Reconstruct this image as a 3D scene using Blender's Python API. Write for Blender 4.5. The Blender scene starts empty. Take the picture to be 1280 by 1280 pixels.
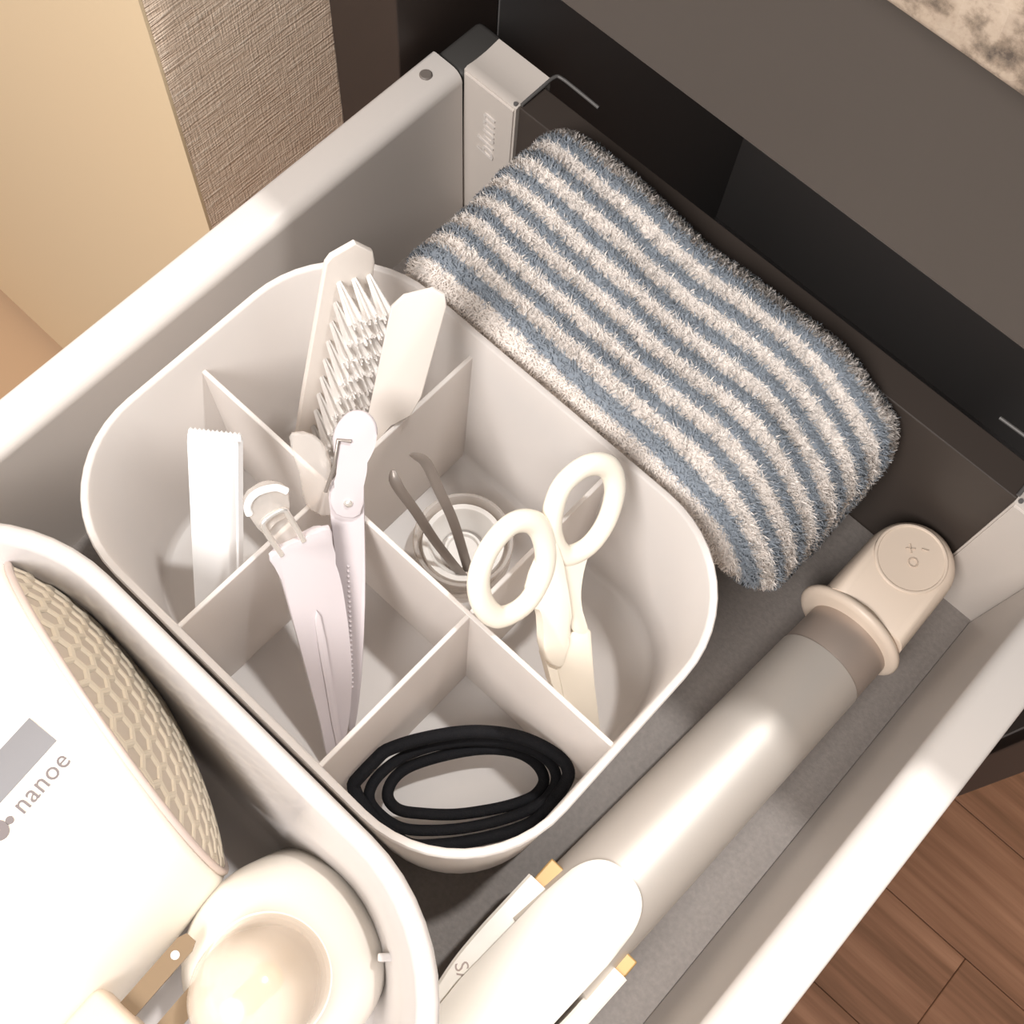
import bpy, bmesh, math, random
import numpy as np
from mathutils import Vector, Matrix, noise

S = bpy.context.scene
COL = S.collection
random.seed(7)
RNG = np.random.default_rng(7)

# ------------------------------------------------------------------ camera, world, lamps, exposure
# metres; x runs across the drawer, y into the cabinet, z up, z = 0 is the drawer's bottom panel
cam_data = bpy.data.cameras.new('camera')
cam = bpy.data.objects.new('camera', cam_data)
COL.objects.link(cam)
cam_data.sensor_width = 36.0
cam_data.lens = 43.155
cam_data.clip_start = 0.01
right, down, fwd = Vector((0.732986, 0.67835, 0.050724)), Vector((0.646844, -0.671977, -0.360611)), Vector((-0.210535, 0.297133, -0.931336))
cam.matrix_world = Matrix(((right.x, -down.x, -fwd.x, 0), (right.y, -down.y, -fwd.y, 0), (right.z, -down.z, -fwd.z, 0.49), (0, 0, 0, 1)))
S.camera = cam

world = bpy.data.worlds.new('world')
S.world = world
world.use_nodes = True
bg = world.node_tree.nodes['Background']
bg.inputs['Color'].default_value = (1.0, 0.955, 0.92, 1)
bg.inputs['Strength'].default_value = 0.25

def lamp(name, kind, loc, energy, color, size, target=None):
    d = bpy.data.lights.new(name, kind)
    d.energy = energy
    d.color = color
    if kind == 'AREA':
        d.shape = 'DISK'
        d.size = size
    else:
        d.shadow_soft_size = size
    o = bpy.data.objects.new(name, d)
    o.location = loc
    if target is not None:
        o.rotation_euler = (Vector(target) - Vector(loc)).to_track_quat('-Z', 'Y').to_euler()
    COL.objects.link(o)
    return o

# the ceiling downlight over the vanity, and an added fill lamp behind the viewer
lamp('ceiling_downlight', 'POINT', (0.0825, 0.445, 1.59), 41.0, (1.0, 0.98, 0.96), 0.03)
lamp('fill_lamp', 'AREA', (-0.02, -0.85, 1.30), 17.0, (1.0, 0.96, 0.93), 0.7, (-0.1, 0.1, 0.0))

vs = S.view_settings
S.display_settings.display_device = 'sRGB'
vs.view_transform = 'Standard'
vs.look = 'None'
vs.exposure = 0.72
vs.gamma = 1.0
vs.use_curve_mapping = False

# measured outlines (millimetres): O is a point of the thing's plane, u runs up its length, v across it
DATA = {
 'SC': {'O': [-50.7, 114.4, 72.0], 'u': [-0.4628, 0.1394, 0.8754], 'v': [0.1684, 0.9834, -0.0675], 'ringL': [(-26.3, 48.9), (-19.5, 57.4), (-9.6, 60.7), (-1.9, 54.9), (-0.4, 43.3), (-3.9, 32.5), (-13.0, 25.0), (-23.6, 27.0), (-27.8, 37.4)], 'ringR': [(5.4, 52.0), (11.8, 61.1), (22.2, 62.6), (30.2, 56.3), (31.2, 45.3), (25.2, 34.5), (16.0, 29.4), (6.4, 32.2), (3.5, 42.2)], 'shankL': [(-5.0, 39.2), (3.4, 43.4), (3.1, 26.8), (2.2, 13.2), (0.7, 3.3), (-3.1, -3.9), (-7.0, -13.1), (-12.5, -3.6), (-9.6, 14.6), (-10.4, 22.8), (-12.6, 26.3)], 'shankR': [(4.0, 42.9), (5.7, 35.4), (15.0, 29.7), (12.2, 24.8), (8.2, 14.5), (6.9, 4.9), (7.1, -6.6), (1.5, -1.7), (1.0, 7.8), (2.5, 27.3)], 'cover': [(-3.5, -4.4), (1.4, -2.1), (6.7, -3.1), (8.4, -7.7), (4.5, -34.0), (1.6, -64.2), (0.6, -79.4), (-2.8, -75.9), (-8.6, -46.3), (-9.2, -29.9), (-8.8, -14.7)], 'bladeL': [(-12.2, -2.5), (-6.4, -12.3), (-7.0, -28.2), (-3.3, -70.0), (-2.9, -76.3), (-6.2, -64.4), (-10.6, -34.4), (-12.3, -18.5)], 'gap': [(0.2, 4.2), (3.0, 0.5), (-0.1, -2.1)]},
 'CA': {'O': [-88.0, 33.0, 16.0], 'u': [-0.4356, 0.3564, 0.8266], 'v': [0.3997, 0.8994, -0.1772], 'body': [(-12.6, 99.2), (-2.2, 101.8), (9.0, 103.4), (8.7, 92.1), (10.2, 77.9), (10.1, 52.2), (8.1, 29.6), (3.7, 8.9), (-0.0, 0.0), (-4.7, -1.1), (-5.4, 17.5), (-6.7, 38.2), (-8.5, 65.5), (-10.3, 88.6)], 'groove': [(-1.5, 67.4), (1.0, 68.6), (1.3, 40.5), (1.4, 5.8), (-1.1, 4.0), (-1.5, 37.9)], 'head': [(-17.3, 119.3), (-15.3, 123.6), (-11.5, 125.2), (-6.3, 124.7), (-2.6, 121.9), (-3.4, 114.6), (-5.0, 111.3), (-10.3, 110.5), (-13.2, 107.7)], 'wire': [(-8.5, 98.7), (-12.6, 110.0), (-11.8, 113.6), (-5.8, 115.4), (-3.8, 111.8), (-0.5, 101.8)]},
 'CB': {'O': [-90.9, 42.6, 14.0], 'u': [-0.3804, 0.4401, 0.8134], 'v': [0.7576, 0.6527, 0.0011], 'body': [(-6.7, 109.5), (-3.1, 115.4), (2.8, 117.7), (4.7, 112.4), (5.1, 97.9), (5.2, 61.9), (3.5, 23.5), (0.9, 0.1), (-1.2, -0.1), (-2.1, 25.1), (-3.9, 66.4), (-6.1, 97.2)], 'head': [(-5.0, 130.5), (-1.2, 138.8), (3.3, 141.1), (7.4, 139.6), (9.7, 134.7), (8.7, 127.3), (5.5, 118.5), (4.3, 101.1), (-4.4, 100.6), (-6.2, 109.5), (-3.1, 116.7)], 'clear': [(-20.3, 126.2), (-15.8, 128.0), (-11.1, 126.4), (-7.3, 120.2), (-6.4, 110.2), (-6.1, 97.2), (-10.3, 95.9), (-15.4, 99.9), (-17.1, 112.7)], 'jaw': [(-6.9, 100.4), (-3.4, 97.3), (-2.0, 80.5), (-0.5, 59.4), (-0.0, 25.2), (-0.6, -0.0), (-2.5, -0.2), (-4.3, 21.0), (-5.7, 59.0)], 'wire': [(-8.6, 95.4), (-7.5, 110.1), (-4.6, 119.7), (-2.9, 130.6), (1.3, 130.2)], 'rivet': [(0.0, 105.7)]},
 'BR': {'O': [-181.5, 107.2, 55.0], 'u': [0.0006, 0.2797, 0.9601], 'v': [0.3337, 0.905, -0.2638], 'body': [(0.0, -0.0), (0.0, 90.6), (1.6, 93.5), (9.7, 97.5), (17.0, 90.5), (18.6, 86.2), (23.8, -8.1)]},
 'BC': {'O': [-147.3, 116.3, 85.0], 'u': [-0.0669, 0.3244, 0.9435], 'v': [0.7662, 0.6224, -0.1597], 'body': [(-2.7, 62.7), (0.1, 68.2), (8.8, 73.3), (13.0, 71.4), (14.3, 66.9), (13.3, 24.0), (10.0, -4.5), (-1.7, -16.4), (-3.1, 10.2)]},
 'ST': {'O': [-157.5, 42.5, 50.0], 'u': [-0.1855, 0.357, 0.9155], 'v': [0.7703, 0.6312, -0.0901], 'front': [(-8.5, 77.3), (4.6, 78.7), (5.0, 6.7), (-8.5, -11.6)], 'side': [(4.6, 78.7), (8.8, 78.2), (9.1, 11.8), (5.0, 6.7)]},
 'TW': {'a': [[-133.1, 111.3, 85.0], [-129.1, 109.5, 80.0], [-122.6, 111.7, 62.0], [-114.4, 113.8, 40.0], [-102.3, 117.3, 14.0]], 'b': [[-131.5, 118.9, 90.0], [-127.5, 122.3, 83.0], [-120.6, 122.5, 66.0], [-113.3, 122.8, 45.0], [-102.5, 120.4, 14.0]]},
 'HT': [[[-72.0, 25.9, 39.0], [-74.3, 34.3, 41.0], [-69.1, 48.8, 40.0], [-58.3, 65.2, 38.0], [-48.1, 76.2, 34.0], [-36.9, 83.6, 31.0], [-24.6, 87.1, 29.0], [-17.5, 85.3, 27.0], [-15.3, 77.4, 23.0], [-15.0, 67.3, 17.0], [-18.5, 58.2, 13.0], [-26.4, 45.9, 12.0], [-35.3, 34.7, 13.0], [-43.9, 26.2, 16.0], [-52.9, 23.9, 24.0], [-63.0, 23.1, 34.0]], [[-65.2, 26.7, 33.0], [-68.3, 34.1, 34.0], [-66.4, 47.1, 33.0], [-58.5, 61.5, 31.0], [-47.2, 74.2, 28.0], [-36.0, 81.8, 25.0], [-25.9, 84.4, 22.0], [-19.7, 81.6, 20.0], [-17.9, 74.6, 18.0], [-19.9, 66.3, 17.0], [-25.6, 55.9, 15.0], [-33.3, 44.9, 15.0], [-42.1, 35.0, 17.0], [-50.2, 28.1, 21.0], [-58.2, 25.6, 28.0]], [[-61.3, 32.2, 27.0], [-64.2, 37.8, 28.0], [-63.0, 46.1, 28.0], [-56.0, 58.9, 27.0], [-47.5, 70.6, 24.0], [-38.0, 78.6, 21.0], [-29.7, 81.3, 17.0], [-23.4, 79.2, 15.0], [-22.0, 73.2, 14.0], [-24.7, 66.2, 14.0], [-30.6, 57.1, 14.0], [-39.6, 45.9, 15.0], [-49.2, 36.9, 18.0], [-55.7, 31.9, 23.0]]],
}

# ------------------------------------------------------------------ helpers
def srgb(r, g, b):
    f = lambda c: c / 12.92 if c <= 0.04045 else ((c + 0.055) / 1.055) ** 2.4
    return (f(r / 255), f(g / 255), f(b / 255), 1.0)

def mat(name, color, rough=0.5, metal=0.0, trans=0.0, ior=1.45, bump=None, vary=None, translucent=0.0, coat=0.0, spec=0.5, sheen=0.0):
    m = bpy.data.materials.new(name)
    m.use_nodes = True
    nt = m.node_tree
    p = nt.nodes['Principled BSDF']
    p.inputs['Base Color'].default_value = color
    p.inputs['Roughness'].default_value = rough
    p.inputs['Metallic'].default_value = metal
    p.inputs['Transmission Weight'].default_value = trans
    p.inputs['IOR'].default_value = ior
    p.inputs['Coat Weight'].default_value = coat
    p.inputs['Specular IOR Level'].default_value = spec
    p.inputs['Sheen Weight'].default_value = sheen
    tc = nt.nodes.new('ShaderNodeTexCoord')
    if vary:
        scale, amount = vary
        n = nt.nodes.new('ShaderNodeTexNoise')
        n.inputs['Scale'].default_value = scale
        n.inputs['Detail'].default_value = 4
        nt.links.new(tc.outputs['Object'], n.inputs['Vector'])
        r = nt.nodes.new('ShaderNodeMapRange')
        r.inputs['From Min'].default_value = 0.3
        r.inputs['From Max'].default_value = 0.7
        r.inputs['To Min'].default_value = 1 - amount
        r.inputs['To Max'].default_value = 1 + amount
        nt.links.new(n.outputs['Fac'], r.inputs['Value'])
        mx = nt.nodes.new('ShaderNodeVectorMath')
        mx.operation = 'SCALE'
        mx.inputs[0].default_value = color[:3]
        nt.links.new(r.outputs['Result'], mx.inputs['Scale'])
        nt.links.new(mx.outputs['Vector'], p.inputs['Base Color'])
    if bump:
        scale, strength, dist = bump
        n = nt.nodes.new('ShaderNodeTexNoise')
        n.inputs['Scale'].default_value = scale
        n.inputs['Detail'].default_value = 3
        nt.links.new(tc.outputs['Object'], n.inputs['Vector'])
        b = nt.nodes.new('ShaderNodeBump')
        b.inputs['Strength'].default_value = strength
        b.inputs['Distance'].default_value = dist
        nt.links.new(n.outputs['Fac'], b.inputs['Height'])
        nt.links.new(b.outputs['Normal'], p.inputs['Normal'])
    if translucent:
        out = nt.nodes['Material Output']
        t = nt.nodes.new('ShaderNodeBsdfTranslucent')
        t.inputs['Color'].default_value = color
        mix = nt.nodes.new('ShaderNodeMixShader')
        mix.inputs['Fac'].default_value = translucent
        nt.links.new(p.outputs['BSDF'], mix.inputs[1])
        nt.links.new(t.outputs['BSDF'], mix.inputs[2])
        nt.links.new(mix.outputs['Shader'], out.inputs['Surface'])
    return m

def clear_mat(name, tint, body, fac, rough=0.1):
    # thin clear plastic: part lets the view straight through, part is glossy body
    m = mat(name, body, rough)
    nt = m.node_tree
    t = nt.nodes.new('ShaderNodeBsdfTransparent')
    t.inputs['Color'].default_value = tint
    mix = nt.nodes.new('ShaderNodeMixShader')
    mix.inputs['Fac'].default_value = fac
    nt.links.new(t.outputs['BSDF'], mix.inputs[1])
    nt.links.new(nt.nodes['Principled BSDF'].outputs['BSDF'], mix.inputs[2])
    nt.links.new(mix.outputs['Shader'], nt.nodes['Material Output'].inputs['Surface'])
    return m

def nodes_of(m):
    nt = m.node_tree
    return nt, nt.nodes['Principled BSDF'], lambda k: nt.nodes.new(k)

def ramp(nt, fac, stops):
    r = nt.nodes.new('ShaderNodeValToRGB')
    el = r.color_ramp.elements
    while len(el) < len(stops):
        el.new(0.5)
    for e, (pos, c) in zip(el, stops):
        e.position = pos
        e.color = c
    nt.links.new(fac, r.inputs['Fac'])
    return r

def world_loc(o):
    v = Vector((0, 0, 0))
    while o is not None:
        v += o.location
        o = o.parent
    return v

def tag(o, label=None, cat=None, group=None, kind=None):
    for k, v in (('label', label), ('category', cat), ('group', group), ('kind', kind)):
        if v:
            o[k] = v
    return o

def thing(name, loc, label, cat, group=None):
    o = bpy.data.objects.new(name, None)
    o.empty_display_size = 0.01
    o.location = loc
    COL.objects.link(o)
    return tag(o, label, cat, group)

def link(name, bm, material, parent=None, loc=None, smooth=None):
    """one mesh object from a bmesh written in world coordinates"""
    bmesh.ops.recalc_face_normals(bm, faces=bm.faces)
    base = Vector(loc) if loc is not None else Vector((0, 0, 0))
    off = (world_loc(parent) if parent else Vector((0, 0, 0))) + base
    bmesh.ops.translate(bm, verts=bm.verts, vec=-off)
    me = bpy.data.meshes.new(name)
    bm.to_mesh(me)
    bm.free()
    if smooth is not None:
        me.polygons.foreach_set('use_smooth', [True] * len(me.polygons))
        me.set_sharp_from_angle(angle=math.radians(smooth))
    me.materials.append(material)
    o = bpy.data.objects.new(name, me)
    o.location = base
    if parent:
        o.parent = parent
    COL.objects.link(o)
    return o

def add_box(bm, x0, x1, y0, y1, z0, z1, bevel=0.0, seg=2, M=None):
    r = bmesh.ops.create_cube(bm, size=1.0)
    vs_ = r['verts']
    for v in vs_:
        v.co = Vector(((x0 + x1) / 2 + v.co.x * (x1 - x0), (y0 + y1) / 2 + v.co.y * (y1 - y0), (z0 + z1) / 2 + v.co.z * (z1 - z0)))
    if M is not None:
        for v in vs_:
            v.co = M @ v.co
    if bevel:
        es = list({e for v in vs_ for e in v.link_edges})
        bmesh.ops.bevel(bm, geom=es, offset=bevel, segments=seg, profile=0.5, affect='EDGES')
    return bm

def box(*a, **k):
    return add_box(bmesh.new(), *a, **k)

def add_loft(bm, loops, cap0=True, cap1=True, closed=True):
    rows = [[bm.verts.new(p) for p in lp] for lp in loops]
    n = len(rows[0])
    for a, b in zip(rows, rows[1:]):
        for i in range(n if closed else n - 1):
            j = (i + 1) % n
            bm.faces.new((a[i], a[j], b[j], b[i]))
    if cap0:
        bm.faces.new(rows[0][::-1])
    if cap1:
        bm.faces.new(rows[-1])
    return rows

def rrect(x0, x1, y0, y1, r, z, n=10):
    pts = []
    for cx, cy, a0 in ((x1 - r, y1 - r, 0), (x0 + r, y1 - r, 90), (x0 + r, y0 + r, 180), (x1 - r, y0 + r, 270)):
        for i in range(n + 1):
            a = math.radians(a0 + 90 * i / n)
            pts.append(Vector((cx + r * math.cos(a), cy + r * math.sin(a), z)))
    return pts

def catmull(pts, k=6, closed=False):
    P = [Vector(p) for p in pts]
    n = len(P)
    out = []
    for i in range(n if closed else n - 1):
        if closed:
            p0, p1, p2, p3 = P[(i - 1) % n], P[i], P[(i + 1) % n], P[(i + 2) % n]
        else:
            p0, p1, p2, p3 = P[max(i - 1, 0)], P[i], P[i + 1], P[min(i + 2, n - 1)]
        for j in range(k):
            t = j / k
            out.append(0.5 * ((2 * p1) + (p2 - p0) * t + (2 * p0 - 5 * p1 + 4 * p2 - p3) * t * t + (3 * p1 - p0 - 3 * p2 + p3) * t ** 3))
    if not closed:
        out.append(P[-1])
    return out

def add_tube(bm, path, rad, closed=False, seg=10, flat=1.0, up=Vector((0, 0, 1))):
    """sweep an ellipse along a path; rad is a number or a function of 0..1"""
    n = len(path)
    rows = []
    for i, p in enumerate(path):
        a = path[(i - 1) % n] if (closed or i > 0) else p
        b = path[(i + 1) % n] if (closed or i < n - 1) else p
        t = (b - a).normalized()
        s = t.cross(up)
        if s.length < 1e-4:
            s = t.cross(Vector((0, 1, 0)))
        s.normalize()
        q = s.cross(t)
        r = rad(i / max(n - 1, 1)) if callable(rad) else rad
        rows.append([bm.verts.new(p + s * (r * math.cos(2 * math.pi * k / seg)) + q * (r * flat * math.sin(2 * math.pi * k / seg))) for k in range(seg)])
    m = n if closed else n - 1
    for i in range(m):
        A, B = rows[i], rows[(i + 1) % n]
        for k in range(seg):
            bm.faces.new((A[k], A[(k + 1) % seg], B[(k + 1) % seg], B[k]))
    if not closed:
        bm.faces.new(rows[0][::-1])
        bm.faces.new(rows[-1])
    return bm

def add_lathe(bm, profile, O, axis, seg=48):
    """profile: (distance along the axis, radius)"""
    ax = Vector(axis).normalized()
    s = ax.cross(Vector((0, 0, 1)))
    if s.length < 1e-3:
        s = Vector((1, 0, 0))
    s.normalize()
    q = ax.cross(s)
    O = Vector(O)
    rows = []
    for d, r in profile:
        c = O + ax * d
        if r <= 1e-6:
            rows.append([bm.verts.new(c)])
        else:
            rows.append([bm.verts.new(c + (s * math.cos(2 * math.pi * k / seg) + q * math.sin(2 * math.pi * k / seg)) * r) for k in range(seg)])
    for A, B in zip(rows, rows[1:]):
        for k in range(seg):
            j = (k + 1) % seg
            if len(A) == 1 and len(B) == 1:
                continue
            if len(A) == 1:
                bm.faces.new((A[0], B[j], B[k]))
            elif len(B) == 1:
                bm.faces.new((A[k], A[j], B[0]))
            else:
                bm.faces.new((A[k], A[j], B[j], B[k]))
    return bm

class Frame:
    def __init__(s, d):
        s.O = Vector(d['O']) / 1000
        s.u = Vector(d['u']).normalized()
        s.v = (Vector(d['v']) - s.u * Vector(d['v']).dot(s.u)).normalized()
        s.n = s.v.cross(s.u)
    def at(s, v, u, n=0.0):
        return s.O + s.v * (v / 1000) + s.u * (u / 1000) + s.n * (n / 1000)

def add_slab(bm, fr, pts, n0, n1, bevel=0.4, smooth=0, seg=2):
    """an outline (mm) in a frame, given thickness from n0 to n1 (mm)"""
    if smooth:
        pts = [(p.x, p.y) for p in catmull([(a, b, 0) for a, b in pts], smooth, True)]
    lo = [bm.verts.new(fr.at(a, b, n0)) for a, b in pts]
    hi = [bm.verts.new(fr.at(a, b, n1)) for a, b in pts]
    k = len(pts)
    f0 = bm.faces.new(lo[::-1])
    f1 = bm.faces.new(hi)
    for i in range(k):
        bm.faces.new((lo[i], lo[(i + 1) % k], hi[(i + 1) % k], hi[i]))
    if bevel:
        es = list(f0.edges) + list(f1.edges)
        bmesh.ops.bevel(bm, geom=es, offset=bevel / 1000, segments=seg, profile=0.5, affect='EDGES', clamp_overlap=True)
    return bm

def text_bm(body, size, depth, place, spacing=1.0, shear=0.0, bold=0.0):
    """lettering as geometry; place maps flat (x, y, z) to the world"""
    c = bpy.data.curves.new('lettering', 'FONT')
    c.body = body
    c.size = size
    c.extrude = depth
    c.space_character = spacing
    c.shear = shear
    c.offset = bold
    c.resolution_u = 3
    o = bpy.data.objects.new('lettering', c)
    COL.objects.link(o)
    dg = bpy.context.evaluated_depsgraph_get()
    me = bpy.data.meshes.new_from_object(o.evaluated_get(dg))
    bm = bmesh.new()
    bm.from_mesh(me)
    bpy.data.objects.remove(o)
    bpy.data.curves.remove(c)
    bpy.data.meshes.remove(me)
    for v in bm.verts:
        v.co = place(v.co.x, v.co.y, v.co.z)
    return bm

# ------------------------------------------------------------------ materials
M_rail = mat('rail_grey', srgb(216, 209, 203), 0.36, 0.0, bump=(1400, 0.05, 0.0003))
M_bracket = mat('bracket_grey', srgb(205, 196, 188), 0.42)
M_screw = mat('screw_cap', srgb(120, 112, 106), 0.5)
M_endcap = mat('end_cap_dark', srgb(70, 68, 66), 0.5)
M_wire_dark = mat('dark_wire', srgb(105, 102, 100), 0.5, 0.2)
M_back = mat('back_panel_brown', srgb(66, 58, 53), 0.5)
M_mat = mat('drawer_mat', srgb(126, 119, 114), 0.65, bump=(900, 0.25, 0.0006), vary=(500, 0.1))
M_front = mat('drawer_front', srgb(120, 110, 102), 0.5)
M_cab = mat('cabinet_brown', srgb(60, 50, 45), 0.5)
M_dark = mat('cabinet_interior', srgb(104, 101, 100), 0.7)
M_apron = mat('apron_grey', srgb(80, 73, 68), 0.45)
M_org = mat('frosted_white_plastic', srgb(244, 239, 235), 0.38, translucent=0.42, bump=(2500, 0.06, 0.0002))
M_tray = mat('glossy_white_plastic', srgb(203, 198, 196), 0.10, coat=0.3)
M_white = mat('white_plastic', srgb(246, 240, 230), 0.30)
M_cream = mat('cream_white_plastic', srgb(247, 238, 222), 0.34)
M_clip = mat('clip_white', srgb(220, 211, 213), 0.30, translucent=0.12)
M_brush = mat('brush_white', srgb(246, 238, 230), 0.40, translucent=0.2)
M_bristle = mat('bristle_white', srgb(254, 252, 250), 0.8, translucent=0.68, spec=0.1)
M_packet = mat('packet_white', srgb(252, 252, 252), 0.18, coat=0.4)
M_clear = clear_mat('clear_plastic', srgb(250, 246, 242), srgb(250, 246, 242), 0.30, 0.08)
M_frost = clear_mat('milky_clear_plastic', srgb(252, 249, 246), srgb(255, 252, 248), 0.78, 0.15)
M_dome = clear_mat('dome_plastic', (1, 1, 1, 1), srgb(236, 222, 206), 0.42, 0.10)
M_chrome = mat('chrome', srgb(242, 238, 232), 0.25, 0.7)
M_steel = mat('dark_steel', srgb(156, 147, 140), 0.34, 0.5)
M_brass = mat('brass', srgb(128, 108, 84), 0.4, 0.3)
M_gold = mat('pale_gold', srgb(176, 142, 92), 0.4, 0.2)
M_cord = mat('black_elastic', srgb(20, 20, 23), 0.8, bump=(1500, 0.5, 0.0006), spec=0.25)
M_barrel = mat('satin_silver', srgb(216, 209, 201), 0.50, 0.60)
M_band = mat('barrel_band', srgb(184, 170, 160), 0.40, 0.6)
M_cap = mat('cap_beige', srgb(216, 199, 182), 0.38)
M_capmark = mat('cap_mark', srgb(198, 180, 163), 0.45)
M_grille = mat('grille_beige', srgb(205, 194, 176), 0.36)
M_grillerim = mat('grille_rim', srgb(206, 190, 182), 0.3)
M_grilledark = mat('grille_hole', srgb(186, 174, 160), 0.5)
M_label = mat('silver_label', srgb(128, 127, 130), 0.45)
M_ink = mat('grey_ink', srgb(120, 112, 112), 0.6)
M_ink2 = mat('pale_ink', srgb(178, 160, 150), 0.5)
M_rubber = mat('dark_rubber', srgb(48, 44, 42), 0.6)
M_nozzle = mat('yellow_nozzle', srgb(214, 182, 70), 0.3)

M_granite = mat('granite', (0.6, 0.5, 0.4, 1), 0.25)
nt, p, N = nodes_of(M_granite)
tc = N('ShaderNodeTexCoord')
n1 = N('ShaderNodeTexNoise'); n1.inputs['Scale'].default_value = 95; n1.inputs['Detail'].default_value = 6; n1.inputs['Roughness'].default_value = 0.65
n2 = N('ShaderNodeTexVoronoi'); n2.inputs['Scale'].default_value = 130
nt.links.new(tc.outputs['Object'], n1.inputs['Vector']); nt.links.new(tc.outputs['Object'], n2.inputs['Vector'])
r1 = ramp(nt, n1.outputs['Fac'], [(0.34, srgb(96, 86, 78)), (0.44, srgb(150, 134, 118)), (0.52, srgb(186, 168, 150)), (0.68, srgb(204, 188, 170))])
r2 = ramp(nt, n2.outputs['Color'], [(0.0, (0.55, 0.5, 0.48, 1)), (0.5, (1, 0.97, 0.92, 1)), (1.0, (1, 1, 1, 1))])
mx = N('ShaderNodeMixRGB'); mx.blend_type = 'MULTIPLY'; mx.inputs['Fac'].default_value = 0.35
nt.links.new(r1.outputs['Color'], mx.inputs['Color1']); nt.links.new(r2.outputs['Color'], mx.inputs['Color2'])
nt.links.new(mx.outputs['Color'], p.inputs['Base Color'])

M_wallpaper = mat('linen_wallpaper', srgb(200, 172, 145), 0.85)
nt, p, N = nodes_of(M_wallpaper)
tc = N('ShaderNodeTexCoord')
hts = []
for sc, w in (((40, 55, 900), 1.0), ((40, 1000, 110), 0.45)):
    mp = N('ShaderNodeMapping'); mp.inputs['Scale'].default_value = sc
    mp.inputs['Rotation'].default_value = (math.radians(-9), 0, 0)
    nn = N('ShaderNodeTexNoise'); nn.inputs['Scale'].default_value = 1.0; nn.inputs['Detail'].default_value = 3
    nt.links.new(tc.outputs['Object'], mp.inputs['Vector']); nt.links.new(mp.outputs['Vector'], nn.inputs['Vector'])
    mm = N('ShaderNodeMath'); mm.operation = 'MULTIPLY'; mm.inputs[1].default_value = w
    nt.links.new(nn.outputs['Fac'], mm.inputs[0]); hts.append(mm)
ad = N('ShaderNodeMath'); ad.operation = 'ADD'
nt.links.new(hts[0].outputs[0], ad.inputs[0]); nt.links.new(hts[1].outputs[0], ad.inputs[1])
rr_ = ramp(nt, ad.outputs[0], [(0.45, srgb(226, 200, 176)), (0.78, srgb(248, 226, 204)), (1.0, srgb(255, 240, 222))])
nt.links.new(rr_.outputs['Color'], p.inputs['Base Color'])
bp = N('ShaderNodeBump'); bp.inputs['Strength'].default_value = 0.9; bp.inputs['Distance'].default_value = 0.0015
nt.links.new(ad.outputs[0], bp.inputs['Height']); nt.links.new(bp.outputs['Normal'], p.inputs['Normal'])

M_wall = mat('beige_wall', srgb(228, 205, 170), 0.6, bump=(300, 0.08, 0.001))
M_groove = mat('brown_groove', srgb(150, 118, 86), 0.7)
M_trim = mat('beige_trim', srgb(206, 172, 138), 0.6)

M_wood = mat('wood_floor', srgb(140, 100, 75), 0.55)
nt, p, N = nodes_of(M_wood)
tc = N('ShaderNodeTexCoord'); mp = N('ShaderNodeMapping'); mp.inputs['Scale'].default_value = (2.2, 45, 45)
oi = N('ShaderNodeObjectInfo')
va = N('ShaderNodeVectorMath'); va.operation = 'ADD'
sc_ = N('ShaderNodeVectorMath'); sc_.operation = 'SCALE'; sc_.inputs['Scale'].default_value = 31.0
cb = N('ShaderNodeCombineXYZ')
for k in 'XYZ':
    nt.links.new(oi.outputs['Random'], cb.inputs[k])
nt.links.new(cb.outputs['Vector'], sc_.inputs[0])
nt.links.new(tc.outputs['Object'], va.inputs[0]); nt.links.new(sc_.outputs['Vector'], va.inputs[1])
nt.links.new(va.outputs['Vector'], mp.inputs['Vector'])
nn = N('ShaderNodeTexNoise'); nn.inputs['Scale'].default_value = 1.6; nn.inputs['Detail'].default_value = 6; nn.inputs['Roughness'].default_value = 0.6
nt.links.new(mp.outputs['Vector'], nn.inputs['Vector'])
rr_ = ramp(nt, nn.outputs['Fac'], [(0.30, srgb(112, 78, 56)), (0.5, srgb(140, 100, 76)), (0.72, srgb(164, 122, 96))])
nt.links.new(rr_.outputs['Color'], p.inputs['Base Color'])

# towel: the stripe follows a vertex attribute laid along the cloth's width
M_towel = mat('striped_terry', (1, 1, 1, 1), 0.95, sheen=0.2)
nt, p, N = nodes_of(M_towel)
at_ = N('ShaderNodeAttribute'); at_.attribute_name = 'stripe'
fr_ = N('ShaderNodeMath'); fr_.operation = 'FRACT'
nt.links.new(at_.outputs['Fac'], fr_.inputs[0])
rr_ = ramp(nt, fr_.outputs[0], [(0.0, srgb(255, 247, 240)), (0.50, srgb(255, 247, 240)), (0.57, srgb(164, 172, 181)), (0.92, srgb(155, 164, 175)), (1.0, srgb(255, 247, 240))])
tn = N('ShaderNodeTexCoord'); nz_ = N('ShaderNodeTexNoise'); nz_.inputs['Scale'].default_value = 420
nt.links.new(tn.outputs['Object'], nz_.inputs['Vector'])
mr = N('ShaderNodeMapRange'); mr.inputs['From Min'].default_value = 0.3; mr.inputs['From Max'].default_value = 0.7; mr.inputs['To Min'].default_value = 0.93; mr.inputs['To Max'].default_value = 1.06
nt.links.new(nz_.outputs['Fac'], mr.inputs['Value'])
ms = N('ShaderNodeVectorMath'); ms.operation = 'SCALE'
nt.links.new(rr_.outputs['Color'], ms.inputs[0]); nt.links.new(mr.outputs['Result'], ms.inputs['Scale'])
nt.links.new(ms.outputs['Vector'], p.inputs['Base Color'])
tl = N('ShaderNodeBsdfTranslucent'); mxs = N('ShaderNodeMixShader'); mxs.inputs['Fac'].default_value = 0.18
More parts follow.
